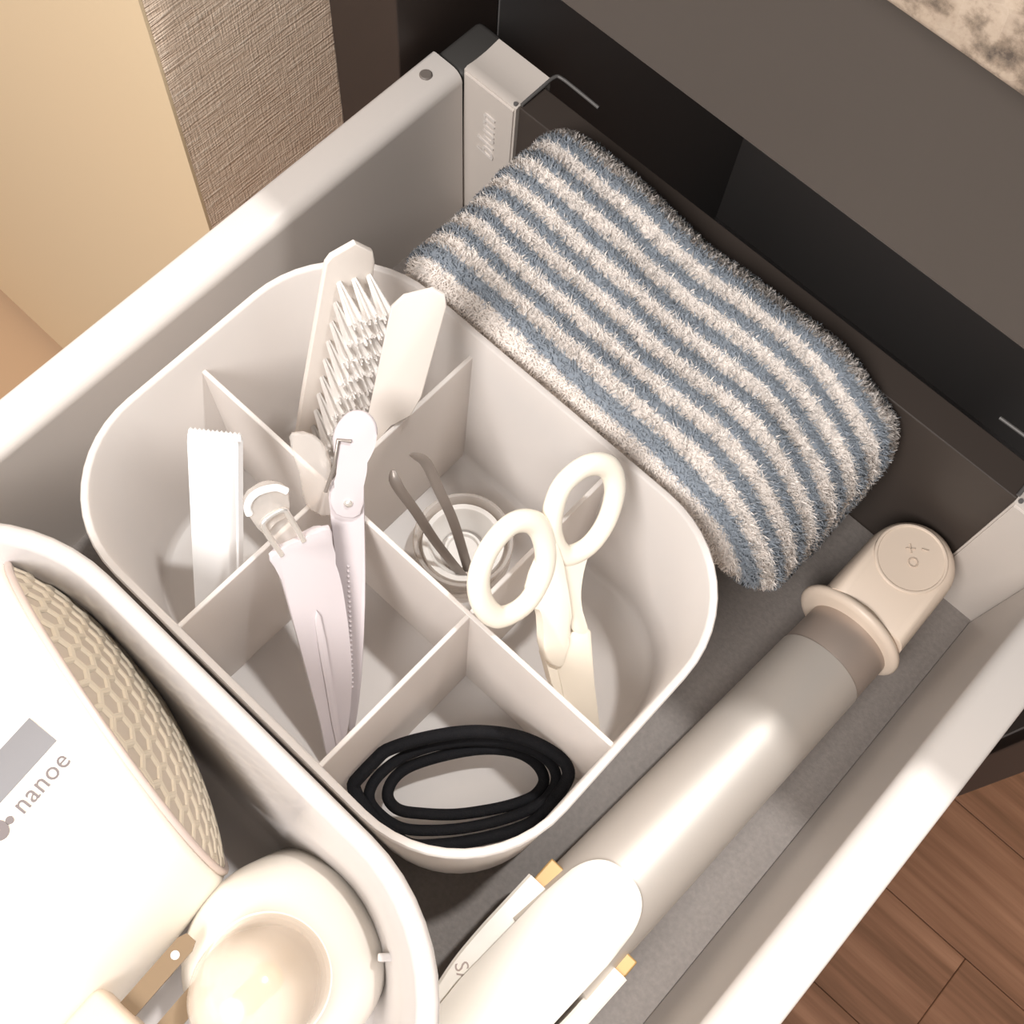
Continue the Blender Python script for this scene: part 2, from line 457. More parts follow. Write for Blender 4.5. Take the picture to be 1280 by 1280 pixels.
nt.links.new(ms.outputs['Vector'], tl.inputs['Color']); nt.links.new(p.outputs['BSDF'], mxs.inputs[1]); nt.links.new(tl.outputs['BSDF'], mxs.inputs[2])
nt.links.new(mxs.outputs['Shader'], nt.nodes['Material Output'].inputs['Surface'])

# ------------------------------------------------------------------ the room
FZ = -0.57
floor = tag(link('floor', box(-0.9, 1.6, -1.4, 1.1, FZ - 0.03, FZ - 0.012), M_wood, loc=(0, 0, FZ - 0.03)), kind='structure')
pb = bmesh.new()
add_box(pb, 0, 1.2, 0, 0.1, 0, 0.012, bevel=0.0006, seg=1)
pm = bpy.data.meshes.new('plank'); pb.to_mesh(pm); pb.free(); pm.materials.append(M_wood)
for j in range(24):
    for i in range(3):
        o = bpy.data.objects.new('plank', pm)
        o.parent = floor
        o.location = (-0.9 - 0.6 * (j % 2) * 0.7 + i * 1.2005, -1.4 + j * 0.1005, 0.018)
        COL.objects.link(o)
WX = -0.298
tag(link('wall_left', box(WX - 0.06, WX, 0.1585, 1.1, FZ, 1.7), M_wallpaper, loc=(WX, 0.158, FZ)), kind='structure')
wb = box(-2.6, WX - 0.0601, 0.157, 0.22, -0.532, 1.7)
add_box(wb, WX - 0.0601, WX, 0.157, 0.1584, -0.532, 1.7)
tag(link('wall_back', wb, M_wall, loc=(-0.8, 0.19, -0.532)), kind='structure')
tag(link('wall_rear', box(WX - 0.06, 1.6, 1.1, 1.16, FZ, 1.7), M_wall, loc=(0.6, 1.13, FZ)), kind='structure')
tag(link('trim_1', box(-2.6, WX - 0.0602, 0.164, 0.22, -0.552, -0.5321), M_groove, loc=(-0.8, 0.19, -0.552)), kind='structure')
tag(link('trim_2', box(-2.6, WX - 0.0602, -0.25, 0.22, FZ, -0.5521, bevel=0.002), M_trim, loc=(-0.8, 0.19, FZ)), kind='structure')

# ------------------------------------------------------------------ vanity cabinet and countertop
cab = thing('vanity_cabinet', (-0.1, 0.5, FZ), 'dark grey-brown vanity cabinet under the granite top, its drawer bay open and black inside', 'cabinet')
link('filler_strip', box(WX + 0.0005, -0.257, 0.24, 0.30, FZ + 0.001, 0.285, bevel=0.0008), M_cab, cab)
link('side_panel', box(0.1135, 0.1275, 0.24, 0.80, FZ + 0.001, 0.285, bevel=0.0008), M_cab, cab)
link('side_panel', box(-0.2575, -0.2565, 0.3005, 0.80, FZ + 0.001, 0.285), M_dark, cab)
link('inner_lining', box(0.1125, 0.1134, 0.25, 0.80, FZ + 0.001, 0.285), M_dark, cab)
link('rear_panel', box(-0.2565, 0.1134, 0.60, 0.606, FZ + 0.001, 0.285), M_dark, cab)
link('bottom_panel', box(-0.2565, 0.1124, 0.25, 0.60, -0.40, -0.388), M_dark, cab)
link('top_panel', box(-0.2565, 0.1124, 0.2305, 0.60, 0.255, 0.285), M_dark, cab)
link('apron_panel', box(WX + 0.001, 0.32, 0.21, 0.2300, 0.219, 0.2935, bevel=0.0006), M_apron, cab)

gr = bmesh.new()
add_box(gr, WX + 0.001, 0.34, 0.199, 0.80, 0.294, 0.318, bevel=0.003, seg=3)
tag(link('granite_countertop', gr, M_granite, loc=(0.02, 0.5, 0.294), smooth=40), 'speckled beige and grey granite countertop at the upper right corner', 'countertop')

# ------------------------------------------------------------------ drawer
dr = thing('drawer', (-0.085, 0.03, -0.02), 'pulled-out vanity drawer with pale grey metal side rails and a dark bottom', 'drawer')
link('bottom_panel', box(-0.2325, 0.0625, -0.198, 0.2572, -0.016, 0.0), M_mat, dr)
link('back_panel', box(-0.2068, 0.0375, 0.2576, 0.2724, -0.016, 0.0895, bevel=0.0005), M_back, dr)
link('front_panel', box(-0.256, 0.088, -0.220, -0.2005, -0.05, 0.20, bevel=0.001), M_front, dr)

def rail_profile(sg, xi, xo):
    # from the inner foot up over the rounded top to the outer foot; sg mirrors for the other side
    w = abs(xo - xi)
    pts = [(-0.0018, -0.012), (-0.0018, 0.0), (0.0, 0.0835)]
    for k in range(7):
        a = math.radians(180 - 90 * k / 6)
        pts.append((0.0058 + 0.0058 * math.cos(a), 0.0843 + 0.0055 * math.sin(a)))
    for k in range(5):
        a = math.radians(90 - 90 * k / 4)
        pts.append((w - 0.0022 + 0.0022 * math.cos(a), 0.0878 + 0.0022 * math.sin(a)))
    pts += [(w, -0.012)]
    return [(xi + sg * a, b) for a, b in pts]

for sg, xi, xo in ((-1, -0.2343, -0.2514), (1, 0.0645, 0.0826)):
    prof = rail_profile(sg, xi, xo)
    bm = bmesh.new()
    add_loft(bm, [[Vector((a, y, b)) for a, b in prof] for y in (-0.2, 0.2535)])
    rail = link('side_rail', bm, M_rail, dr, smooth=35)
    bm = bmesh.new()
    xc = xo - sg * 0.0072
    add_lathe(bm, [(-0.002, 0.0027), (0.0002, 0.0027), (0.0007, 0.0022), (0.0007, 0.0)], (xc, 0.2424, 0.09), (0, 0, 1), 24)
    link('screw_cap', bm, M_screw, rail, smooth=40)
    xa, xb = sorted((xi + sg * 0.0005, xo - sg * 0.0008))
    bm = bmesh.new()
    add_box(bm, xa, xb, 0.2538, 0.281, -0.012, 0.0875, bevel=0.003, seg=3)
    link('end_cap', bm, M_endcap, dr, smooth=40)
    # rear bracket with its slightly dished top
    x0, x1 = sorted((xi + sg * 0.0012, xi - sg * 0.0275))
    xin = xi - sg * 0.0275
    bm = bmesh.new()
    loops = []
    for t in range(9):
        y = 0.2550 + 0.0215 * t / 8
        zt = 0.0908 - 0.0012 * math.sin(math.pi * t / 8) + (-0.0014 if t == 0 else 0)
        loops.append([Vector((x0, y, -0.012)), Vector((x1, y, -0.012)), Vector((x1, y, zt)), Vector((x0, y, zt))])
    add_loft(bm, loops)
    bmesh.ops.bevel(bm, geom=[e for e in bm.edges if abs(e.verts[0].co.y - 0.255) < 1e-5 and abs(e.verts[1].co.y - 0.255) < 1e-5], offset=0.0009, segments=2, affect='EDGES')
    br = link('rear_bracket', bm, M_bracket, dr, smooth=35)
    bm = bmesh.new()
    add_lathe(bm, [(0, 0.0009), (0.0008, 0.0009), (0.0008, 0.0)], (xin + sg * 0.0016, 0.2572, 0.0903), (0, 0, 1), 12)
    link('rivet_hole', bm, M_dark, br)
    if sg < 0:
        # embossed lettering, reading upwards on the front face of the bracket
        xc_ = (x0 + x1) / 2
        bm = text_bm('blum', 0.0135, 0.00035, lambda x, y, z: Vector((xc_ + 0.0045 - y, 0.2547 - z, 0.048 + x)), 1.05, 0.15, 0.0)
        link('embossed_lettering', bm, M_rail, br)
    # bent wire hook above the back panel
    pth = [Vector((xin - sg * 0.0004, 0.2585, 0.0905)), Vector((xin - sg * 0.0006, 0.270, 0.0912)), Vector((xin - sg * 0.0008, 0.2775, 0.0914)), Vector((xin - sg * 0.003, 0.2795, 0.0912)), Vector((xin - sg * 0.012, 0.2798, 0.0908)), Vector((xin - sg * 0.0230, 0.2800, 0.0900))]
    bm = bmesh.new()
    add_tube(bm, catmull(pth, 4), 0.0008, seg=8)
    link('wire_hook', bm, M_wire_dark, dr, smooth=60)

# ------------------------------------------------------------------ organizer box
OX0, OX1, OY0, OY1 = -0.2112, -0.0077, 0.0172, 0.1655
org = thing('organizer_box', (-0.11, 0.091, 0.0), 'frosted white organizer box with rounded corners and six compartments, in the middle of the drawer', 'organizer')
def ring(inset, z, r=0.045):
    return rrect(OX0 + inset, OX1 - inset, OY0 + inset, OY1 - inset, max(r - inset * 0.9, 0.01), z, 12)
bm = bmesh.new()
add_loft(bm, [ring(0.0070, 0.0002), ring(0.0045, 0.0006), ring(0.0038, 0.003), ring(0.0008, 0.098), ring(0.0004, 0.1000), ring(0.0, 0.1012), ring(0.0, 0.1042), ring(0.0005, 0.1049), ring(0.0022, 0.1049), ring(0.0028, 0.1042), ring(0.0062, 0.0100), ring(0.0072, 0.0074), ring(0.0092, 0.0064), ring(0.0118, 0.0064), ring(0.0126, 0.0057)])
link('shell', bm, M_org, org, smooth=50)
def wall_inset(z):
    return 0.0028 + (0.1042 - z) / 0.0942 * 0.0034
def divider(axis, pos, z0, z1, t=0.0017):
    e = lambda z: wall_inset(z) - 0.0008
    bm = bmesh.new()
    if axis == 'x':
        lo = [(OX0 + e(z0), z0), (OX1 - e(z0), z0), (OX1 - e(z1), z1), (OX0 + e(z1), z1)]
        add_loft(bm, [[Vector((a, pos + s * t / 2, z)) for a, z in lo] for s in (-1, 1)])
    else:
        lo = [(OY0 + e(z0), z0), (OY1 - e(z0), z0), (OY1 - e(z1), z1), (OY0 + e(z1), z1)]
        add_loft(bm, [[Vector((pos + s * t / 2, b, z)) for b, z in lo] for s in (-1, 1)])
    bmesh.ops.bevel(bm, geom=bm.edges[:], offset=0.0003, segments=1, affect='EDGES')
    return link('divider', bm, M_org, org)
divider('x', 0.0905, 0.0064, 0.0900)
divider('y', -0.1430, 0.0064, 0.0897)
divider('y', -0.0757, 0.0064, 0.0897)

# ------------------------------------------------------------------ striped towel
TX0, TX1, TY0, TY1, TZ = -0.1870, -0.0070, 0.1690, 0.2550, 0.1090
half = Vector(((TX1 - TX0) / 2, (TY1 - TY0) / 2, TZ / 2))
cen = Vector(((TX0 + TX1) / 2, (TY0 + TY1) / 2, TZ / 2))
tw = bmesh.new()
bmesh.ops.create_cube(tw, size=2.0)
bmesh.ops.subdivide_edges(tw, edges=tw.edges[:], cuts=47, use_grid_fill=True)
RAD = Vector((0.010, 0.011, 0.014))
stripe_vals = []
for v in tw.verts:
    q = Vector([max(-(half[k] - RAD[k]), min(half[k] - RAD[k], v.co[k] * half[k])) for k in range(3)])
    d = Vector([(v.co[k] * half[k] - q[k]) / RAD[k] for k in range(3)])
    if d.length > 0:
        d.normalize()
    c = q + Vector([d[k] * RAD[k] for k in range(3)])
    wx, wy, wz = c + cen
    tx = (wx - TX0) / (TX1 - TX0)
    # the folded stack slumps at its right end and sags a little along the middle
    k = max(0.0, (tx - 0.70) / 0.30)
    drop = 1.0 - (0.20 + 0.22 * (1 - (wy - TY0) / (TY1 - TY0))) * k * k
    kl = max(0.0, (0.12 - tx) / 0.12)
    drop *= 1.0 - 0.10 * kl * kl
    ny = (wy - TY0) / (TY1 - TY0)
    drop *= 1.0 - 0.07 * (1 - ny) * tx
    wz *= drop
    # the front bulges out at the top and tucks under towards the floor
    if ny < 0.6:
        wy += (1 - ny / 0.6) * 0.040 * max(0.0, 1 - wz / 0.085) ** 1.3
    wz *= 1.0 + 0.05 * max(0.0, 1 - tx / 0.5) * ny
    # arc length over the cloth's width, from the back edge to the front and down its face
    ztop = TZ * drop
    s = TY1 - wy
    if ny < 0.3:
        s += max(0.0, ztop - 0.016 - wz) * 0.55
    elif ny > 0.8:
        s -= max(0.0, ztop - 0.012 - wz) * 1.0
    wob = 0.0022 * noise.noise(Vector((wx * 14, wy * 10, 3.1))) + 0.0010 * noise.noise(Vector((wx * 45, wy * 30, 7.7)))
    nrm = 0.0016 * noise.noise(Vector((wx * 40, wy * 60, wz * 50))) + 0.0022 * noise.noise(Vector((wx * 16, wy * 22, wz * 20 + 4)))
    # soft furrows between the stripes
    ph = (s + wob) / 0.0112
    nrm += 0.0004 * math.cos(2 * math.pi * ph)
    v.co = Vector((wx, wy, wz)) + d * nrm
    if v.co.z < 0.001:
        v.co.z = 0.001
    v.co.y = min(v.co.y, 0.2548)
    v.co.y = max(v.co.y, 0.1685)
    stripe_vals.append(ph + 0.75)
tco = np.array([v.co[:] for v in tw.verts])
tst = np.array(stripe_vals)
towel = link('striped_towel', tw, M_towel, loc=(cen.x, cen.y, 0.0), smooth=180)
a_ = towel.data.attributes.new('stripe', 'FLOAT', 'POINT')
a_.data.foreach_set('value', tst)
tag(towel, 'thick folded terry towel with blue and white stripes at the back of the drawer', 'towel')
# terry pile: short bent loops all over the outside (one mesh, nobody could count it)
me = towel.data
me.calc_loop_triangles()
tri = np.array([t.vertices[:] for t in me.loop_triangles])
vco = tco - np.array([cen.x, cen.y, 0.0])
A, B, Cc = vco[tri[:, 0]], vco[tri[:, 1]], vco[tri[:, 2]]
cr_ = np.cross(B - A, Cc - A)
area = np.linalg.norm(cr_, axis=1) / 2
nr_ = cr_ / (2 * area[:, None] + 1e-12)
ctr = (A + B + Cc) / 3
keep = area * (ctr[:, 2] > 0.012) * np.where(nr_[:, 2] > 0.2, 1.0, 0.6)
NS = 95000
pick = RNG.choice(len(tri), NS, p=keep / keep.sum())
w = RNG.random((NS, 2)); fl = w.sum(1) > 1; w[fl] = 1 - w[fl]
P0 = A[pick] + (B - A)[pick] * w[:, :1] + (Cc - A)[pick] * w[:, 1:]
st = tst[tri[pick, 0]] * (1 - w.sum(1)) + tst[tri[pick, 1]] * w[:, 0] + tst[tri[pick, 2]] * w[:, 1]
nn_ = nr_[pick]
rd = RNG.normal(size=(NS, 3)); rd -= nn_ * (rd * nn_).sum(1, keepdims=True); rd /= np.linalg.norm(rd, axis=1, keepdims=True)
sd = np.cross(nn_, rd)
Ln = RNG.uniform(0.0012, 0.0026, (NS, 1)); Wd = RNG.uniform(0.00016, 0.00030, (NS, 1))
P1 = P0 + nn_ * Ln * 0.62 + rd * Ln * 0.42
P2 = P0 + nn_ * Ln * 0.90 + rd * Ln * 1.0
V = np.stack([P0 - sd * Wd - nn_ * 0.0003, P0 + sd * Wd - nn_ * 0.0003, P1 - sd * Wd, P1 + sd * Wd, P2], 1).reshape(-1, 3)
base = (np.arange(NS) * 5)[:, None]
F = np.concatenate([base + [[0, 3, 1]], base + [[0, 2, 3]], base + [[2, 4, 3]]], 1).reshape(-1, 3)
pm = bpy.data.meshes.new('pile')
pm.vertices.add(len(V)); pm.vertices.foreach_set('co', V.ravel())
pm.loops.add(F.size); pm.loops.foreach_set('vertex_index', F.ravel())
pm.polygons.add(len(F)); pm.polygons.foreach_set('loop_start', np.arange(len(F)) * 3); pm.polygons.foreach_set('loop_total', np.full(len(F), 3))
pm.polygons.foreach_set('use_smooth', [True] * len(F))
pm.update(); pm.validate()
a_ = pm.attributes.new('stripe', 'FLOAT', 'POINT')
a_.data.foreach_set('value', np.repeat(st + RNG.normal(0, 0.02, NS), 5))
pm.normals_split_custom_set_from_vertices((np.repeat(nn_, 5, axis=0) * 0.85 + np.repeat(rd * RNG.uniform(-0.5, 0.5, (NS, 1)), 5, axis=0)).tolist())
pm.materials.append(M_towel)
po = bpy.data.objects.new('pile', pm); po.parent = towel; COL.objects.link(po)
tag(po, kind='stuff')

# ------------------------------------------------------------------ scissors
sc = Frame(DATA['SC'])
SCIS = thing('scissors', sc.at(0, -70, 0), 'small cream white scissors standing handles up in the right-hand compartment', 'scissors')
for nm, sh, n0, n1 in (('ringL', 'shankL', -1.0, 3.2), ('ringR', 'shankR', -2.2, 2.0)):
    bm = bmesh.new()
    pth = [sc.at(a.x, a.y, (n0 + n1) / 2) for a in catmull([(a, b, 0) for a, b in DATA['SC'][nm]], 6, True)]
    add_tube(bm, pth, 0.0041, closed=True, seg=14, flat=0.72, up=sc.n)
    add_slab(bm, sc, DATA['SC'][sh], n0, n1, 0.9, 3, 3)
    link('handle', bm, M_cream, SCIS, smooth=60)
link('blade', add_slab(bmesh.new(), sc, DATA['SC']['bladeL'], -1.6, 1.6, 0.3), M_cream, SCIS, smooth=40)
link('blade', add_slab(bmesh.new(), sc, DATA['SC']['cover'], -0.8, 1.9, 0.5), M_cream, SCIS, smooth=40)
bm = bmesh.new()
add_lathe(bm, [(-0.002, 0.003), (0.0004, 0.003), (0.0008, 0.0024), (0.0008, 0.0)], sc.at(0.6, 0.6, -0.8), sc.n, 20)
tag(link('pivot', bm, M_brass, SCIS, smooth=40), 'brass pivot')

# ------------------------------------------------------------------ hair clips
ca = Frame(DATA['CA'])
CLA = thing('hair_clip', ca.at(0, 0, 0), 'front white hair clip with wide tapering jaw and clear rounded head, over the long divider', 'hair clip', 'white hair clips')
link('upper_jaw', add_slab(bmesh.new(), ca, DATA['CA']['body'], -1.2, 1.4, 0.8, 3, 3), M_clip, CLA, smooth=50)
link('lower_jaw', add_slab(bmesh.new(), ca, [(a * 0.82, b * 0.97 + 1) for a, b in DATA['CA']['body']], -5.0, -2.6, 0.5, 3), M_clip, CLA, smooth=50)
link('ridge', add_slab(bmesh.new(), ca, DATA['CA']['groove'], 1.2, 2.3, 0.5, 2), M_clip, CLA, smooth=50)
bm = add_slab(bmesh.new(), ca, DATA['CA']['head'], -3.6, 0.4, 1.0, 3, 3)
head = link('head_lever', bm, M_clear, CLA, smooth=60)
tag(head, 'clear rounded head')
bm = bmesh.new()
add_tube(bm, catmull([ca.at(a_, b_, 0.2) for a_, b_ in [(-16.4, 117.0), (-16.6, 120.0), (-14.7, 123.0), (-11.3, 124.4), (-6.4, 124.0), (-3.2, 121.6)]], 5), 0.0013, seg=10)
link('head_rim', bm, M_packet, CLA, smooth=60)
bm = add_slab(bmesh.new(), ca, [(-13.2, 107.5), (-9.8, 110.6), (-5.0, 111.5), (-3.6, 115), (-1.6, 108), (0.2, 102), (-8.4, 99), (-11, 103)], -3.2, -2.0, 0.3)
link('neck', bm, M_clear, CLA)
bm = bmesh.new()
add_tube(bm, catmull([ca.at(a, b, 0.9) for a, b in [(-8.5, 98.0)] + DATA['CA']['wire'][1:-1] + [(-0.5, 101.0)]], 4), 0.0011, seg=8)
tag(link('spring_wire', bm, M_chrome, CLA, smooth=60), 'shiny spring wire')

cb_ = Frame(DATA['CB'])
CLB = thing('hair_clip', cb_.at(0, 0, 0), 'rear white hair clip with tall round head and small silver rivet', 'hair clip', 'white hair clips')
link('upper_jaw', add_slab(bmesh.new(), cb_, DATA['CB']['body'], -2.2, 0.2, 0.6, 3, 3), M_clip, CLB, smooth=50)
link('lower_jaw', add_slab(bmesh.new(), cb_, DATA['CB']['jaw'], -5.2, -3.0, 0.5, 3), M_clip, CLB, smooth=50)
link('head_lever', add_slab(bmesh.new(), cb_, DATA['CB']['head'], -0.1, 2.0, 0.8, 3, 3), M_clip, CLB, smooth=50)
cl = link('clear_lever', add_slab(bmesh.new(), cb_, DATA['CB']['clear'], -6.5, -4.4, 0.8, 3, 3), M_clear, CLB, smooth=60)
tag(cl, 'clear rounded lever')
bm = bmesh.new()
for k in range(26):
    t = k / 25
    c = cb_.at(-0.6 + 1.0 * t, 78 - 56 * t, 0.2)
    add_lathe(bm, [(-0.0006, 0.0), (0, 0.0007), (0.0006, 0.0)], c, cb_.n, 6)
link('tooth_row', bm, M_clip, CLB)
bm = bmesh.new()
a, b = DATA['CB']['rivet'][0]
add_lathe(bm, [(-0.001, 0.0016), (0.0003, 0.0016), (0.0009, 0.0011), (0.0012, 0.0)], cb_.at(a, b, 2.0), cb_.n, 20)
tag(link('rivet', bm, M_chrome, CLB, smooth=60), 'silver rivet')
bm = bmesh.new()
add_tube(bm, [cb_.at(a, b, 2.4) for a, b in DATA['CB']['wire'][1:]], 0.0007, seg=8)
tag(link('spring_wire', bm, M_steel, CLB, smooth=60), 'bent spring wire')

# ------------------------------------------------------------------ folding brush
fb = Frame(DATA['BR']); fc = Frame(DATA['BC'])
BRU = thing('folding_brush', fb.at(12, -40, 0), 'translucent white folding brush with its bristles between two plates, in the far left compartment', 'brush')
body_ = [(0, -46), (-0.3, 20), (0.0, 90.6), (1.6, 93.5), (9.7, 97.5), (17.0, 91.5), (18.6, 86.2), (22.0, 40), (23.8, -8), (23.8, -46)]
link('handle_plate', add_slab(bmesh.new(), fb, body_, -2.4, 0.0, 0.6, 0, 3), M_brush, BRU, smooth=40)
link('cover_plate', add_slab(bmesh.new(), fc, [(-3.0, 62.7), (0.1, 68.2), (8.8, 73.3), (13.0, 71.4), (14.3, 66.9), (13.3, 24.0), (11.0, 13.0), (4.5, 7.0), (2.6, 2.0), (2.0, -22), (-4.2, -22), (-3.6, 10.2)], -1.8, 0.0, 0.5, 0, 3), M_brush, BRU, smooth=40)
bm = bmesh.new()
for r in range(9):
    for c in range(3):
        root = fb.at(6 + 5.6 * c, 80 - 10.2 * r, 0.0)
        for k in range(22):
            ang = 2 * math.pi * k / 22 * 3.7
            sp = 0.3 + 0.7 * (k / 22)
            tip = root + fb.n * (0.0150 + 0.002 * random.random()) + (fb.v * math.cos(ang) * 1.0 + fb.u * math.sin(ang)) * 0.0030 * sp - fb.u * 0.0035
            r0 = root + (fb.v * math.cos(ang) + fb.u * math.sin(ang)) * 0.0007
            d = (tip - r0).normalized()
            s1 = d.cross(fb.u).normalized() * 0.00032
            s2 = d.cross(s1).normalized() * 0.00032
            q = [bm.verts.new(r0 + s1), bm.verts.new(r0 - s1 * 0.5 + s2), bm.verts.new(r0 - s1 * 0.5 - s2)]
            q2 = [bm.verts.new(x.co + (tip - r0)) for x in q]
            for i in range(3):
                bm.faces.new((q[i], q[(i + 1) % 3], q2[(i + 1) % 3], q2[i]))
            bm.faces.new(q2)
tag(link('bristles', bm, M_bristle, BRU), kind='stuff')

# ------------------------------------------------------------------ white packet
fs = Frame(DATA['ST'])
PK = thing('stick_packet', fs.at(0, -36, 0), 'glossy white slim stick packet with serrated top end standing in the left compartment', 'packet')
bm = bmesh.new()
secs = []
for u, wl, wr, ws, nn in ((-36, -7.6, 4.4, 6.6, 0.8), (-34, -8.2, 4.9, 7.2, 1.0), (10, -8.5, 4.9, 8.9, 1.0), (74.5, -8.5, 4.6, 8.9, 1.0), (76.6, -8.5, 4.6, 8.8, 0.45)):
    secs.append([fs.at(wl, u, 2.2 * nn), fs.at(wr - 0.8, u, 2.4 * nn), fs.at(wr, u, 2.1 * nn), fs.at(ws - 2.2, u, -0.2 * nn), fs.at(ws - 1.4, u, -0.1 * nn), fs.at(ws, u, -1.8 * nn), fs.at(ws - 0.8, u, -2.4 * nn), fs.at(wl + 1, u, -2.4 * nn), fs.at(wl - 0.3, u, -1.4 * nn)])
add_loft(bm, secs)
link('wrapper', bm, M_packet, PK, smooth=30)
teeth = [(-8.4, 76.0)]
for k in range(12):
    x = -8.4 + 17 * k / 12
    teeth += [(x, 78.3 - 0.1 * (k % 3)), (x + 0.7, 79.4 - 0.12 * (k % 2)), (x + 1.41, 78.3)]
teeth += [(8.6, 76.0)]
link('serrated_end', add_slab(bmesh.new(), fs, teeth, -0.5, 0.4, 0), M_packet, PK)

# ------------------------------------------------------------------ clear pot with tweezers
JC = Vector((-0.1115, 0.1265, 0.0063))
POT = thing('clear_pot', JC, 'small round clear plastic pot with white rings under the tweezers', 'pot')
bm = bmesh.new()
add_lathe(bm, [(0.0, 0.0), (0.0, 0.0188), (0.0012, 0.0200), (0.0165, 0.0205), (0.0176, 0.0200), (0.0176, 0.0188), (0.0165, 0.0182), (0.0030, 0.0178), (0.0022, 0.0165), (0.0022, 0.0)], JC, (0, 0, 1), 56)
link('outer_wall', bm, M_clear, POT, smooth=50)
bm = bmesh.new()
add_lathe(bm, [(0.0024, 0.0158), (0.0125, 0.0170), (0.0142, 0.0166), (0.0142, 0.0146), (0.0130, 0.0138), (0.0050, 0.0118), (0.0040, 0.0100), (0.0024, 0.0096), (0.0024, 0.0158)], JC, (0, 0, 1), 56)
tag(link('inner_ring', bm, M_frost, POT, smooth=50), 'milky white inner ring')
bm = bmesh.new()
add_lathe(bm, [(0.0024, 0.0), (0.0024, 0.0075), (0.0050, 0.0078), (0.0052, 0.0068), (0.0036, 0.0062), (0.0036, 0.0)], JC, (0, 0, 1), 40)
link('centre_dish', bm, M_frost, POT, smooth=50)

TW = thing('tweezers', Vector((-0.1024, 0.1188, 0.012)), 'dark steel tweezers with bent tips standing upright in the clear pot', 'tweezers')
for key in 'ab':
    pth = catmull([Vector(q) / 1000 for q in DATA['TW'][key]], 6)
    bm = bmesh.new()
    wf = lambda t: 0.0008 + 0.0015 * min(1, t / 0.16) * (1 - 0.2 * t)
    add_tube(bm, pth, wf, seg=8, flat=0.36, up=Vector((0.55, -0.62, 0.45)))
    link('arm', bm, M_steel, TW, smooth=50)
bm = bmesh.new()
add_box(bm, -0.1052, -0.0996, 0.1160, 0.1216, 0.0115, 0.0150, bevel=0.0008)
link('heel', bm, M_steel, TW)

# ------------------------------------------------------------------ hair ties
labels = ['black elastic hair tie, outermost and highest of the three loops', 'black elastic hair tie, middle loop between the other two black loops', 'black elastic hair tie, innermost and smallest of the three loops']
for k, loop in enumerate(DATA['HT']):
    pth = [Vector((max(q.x, -0.0718), q.y, q.z)) for q in catmull([Vector(((q[0] + 45) * 0.985 - 45, (q[1] - 54) * 0.985 + 54.4, q[2])) / 1000 for q in loop], 8, True)]
    bm = bmesh.new()
    add_tube(bm, pth, (0.0025, 0.0021, 0.0022)[k], closed=True, seg=12, flat=0.9)
    base_ = sum(pth, Vector()) / len(pth)
    o = link('hair_tie', bm, M_cord, loc=base_, smooth=60)
    tag(o, labels[k], 'hair tie', 'black hair ties')

# ------------------------------------------------------------------ hair iron with silver barrel
IA, IB = Vector((0.0205, 0.060, 0.0335)), Vector((0.0275, 0.197, 0.0225))
ax = (IB - IA).normalized()
IRON = thing('hair_iron', (0.022, 0.1, 0.0), 'hair iron with satin silver barrel, white handle and beige end cap along the right rail', 'hair iron')
ip = lambda y: IA + ax * ((y - IA.y) / ax.y)
rb = lambda y: 0.0199 - (y - 0.06) / 0.137 * 0.0018
bm = bmesh.new()
ys = [0.030, 0.0301, 0.06, 0.10, 0.14, 0.1835]
add_lathe(bm, [((ip(y) - ip(0.03)).length, 0.0 if i == 0 else rb(y)) for i, y in enumerate(ys)] + [((ip(0.1835) - ip(0.03)).length + 0.0001, 0.0)], ip(0.03), ax, 72)
link('barrel', bm, M_barrel, IRON, smooth=40)
bm = bmesh.new()
add_lathe(bm, [(0, 0.0), (0, 0.0177), (0.0008, 0.0180), (0.0195, 0.0178), (0.0195, 0)], ip(0.1836), ax, 64)
tag(link('barrel_band', bm, M_band, IRON, smooth=40), 'darker band below the cap')
# end cap: flange, rounded flat tip, round inset on top
bm = bmesh.new()
fc0 = Vector((0.0258, 0.2025, 0.0243))
add_lathe(bm, [(0, 0), (0, 0.0205), (0.0005, 0.0224), (0.0014, 0.0233), (0.0028, 0.0234), (0.0040, 0.0226), (0.0048, 0.0208), (0.0072, 0.0190), (0.0085, 0.0180), (0.0085, 0)], fc0, (0.05, 1, 0.0), 64)
cap = link('end_cap', bm, M_cap, IRON, smooth=60)
cx, cy, rr = 0.0268, 0.2375, 0.0182
loops = []
for z, ins in ((0.0040, 0.010), (0.0055, 0.005), (0.0095, 0.0012), (0.016, 0.0), (0.033, 0.0), (0.0390, 0.0008), (0.0420, 0.0022), (0.0436, 0.0044), (0.0441, 0.0070)):
    r = rr - ins
    lp = [Vector((cx + r * math.cos(math.radians(a)), cy + r * math.sin(math.radians(a)), z)) for a in range(0, 181, 9)]
    lp += [Vector((cx - r * (1.03), 0.2060 + ins * 0.2, z)), Vector((cx + r * 1.03, 0.2060 + ins * 0.2, z))]
    loops.append(lp)
bm = bmesh.new()
add_loft(bm, loops)
link('cap_tip', bm, M_cap, cap, smooth=50)
bm = bmesh.new()
cz = Vector((cx - 0.0016, cy - 0.0012, 0.0438))
add_lathe(bm, [(-0.002, 0.0), (-0.002, 0.0146), (0.0006, 0.0146), (0.0010, 0.0142), (0.0010, 0.0136), (0.0005, 0.0132), (0.0005, 0.0)], cz, (0, 0, 1), 56)
link('round_inset', bm, M_cap, cap, smooth=35)
bm = bmesh.new()
zt = 0.0446
def bar(x0, y0, x1, y1, w=0.00035):
    add_tube(bm, [Vector((x0, y0, zt)), Vector((x1, y1, zt))], w, seg=6)
ox, oy = cz.x, cz.y
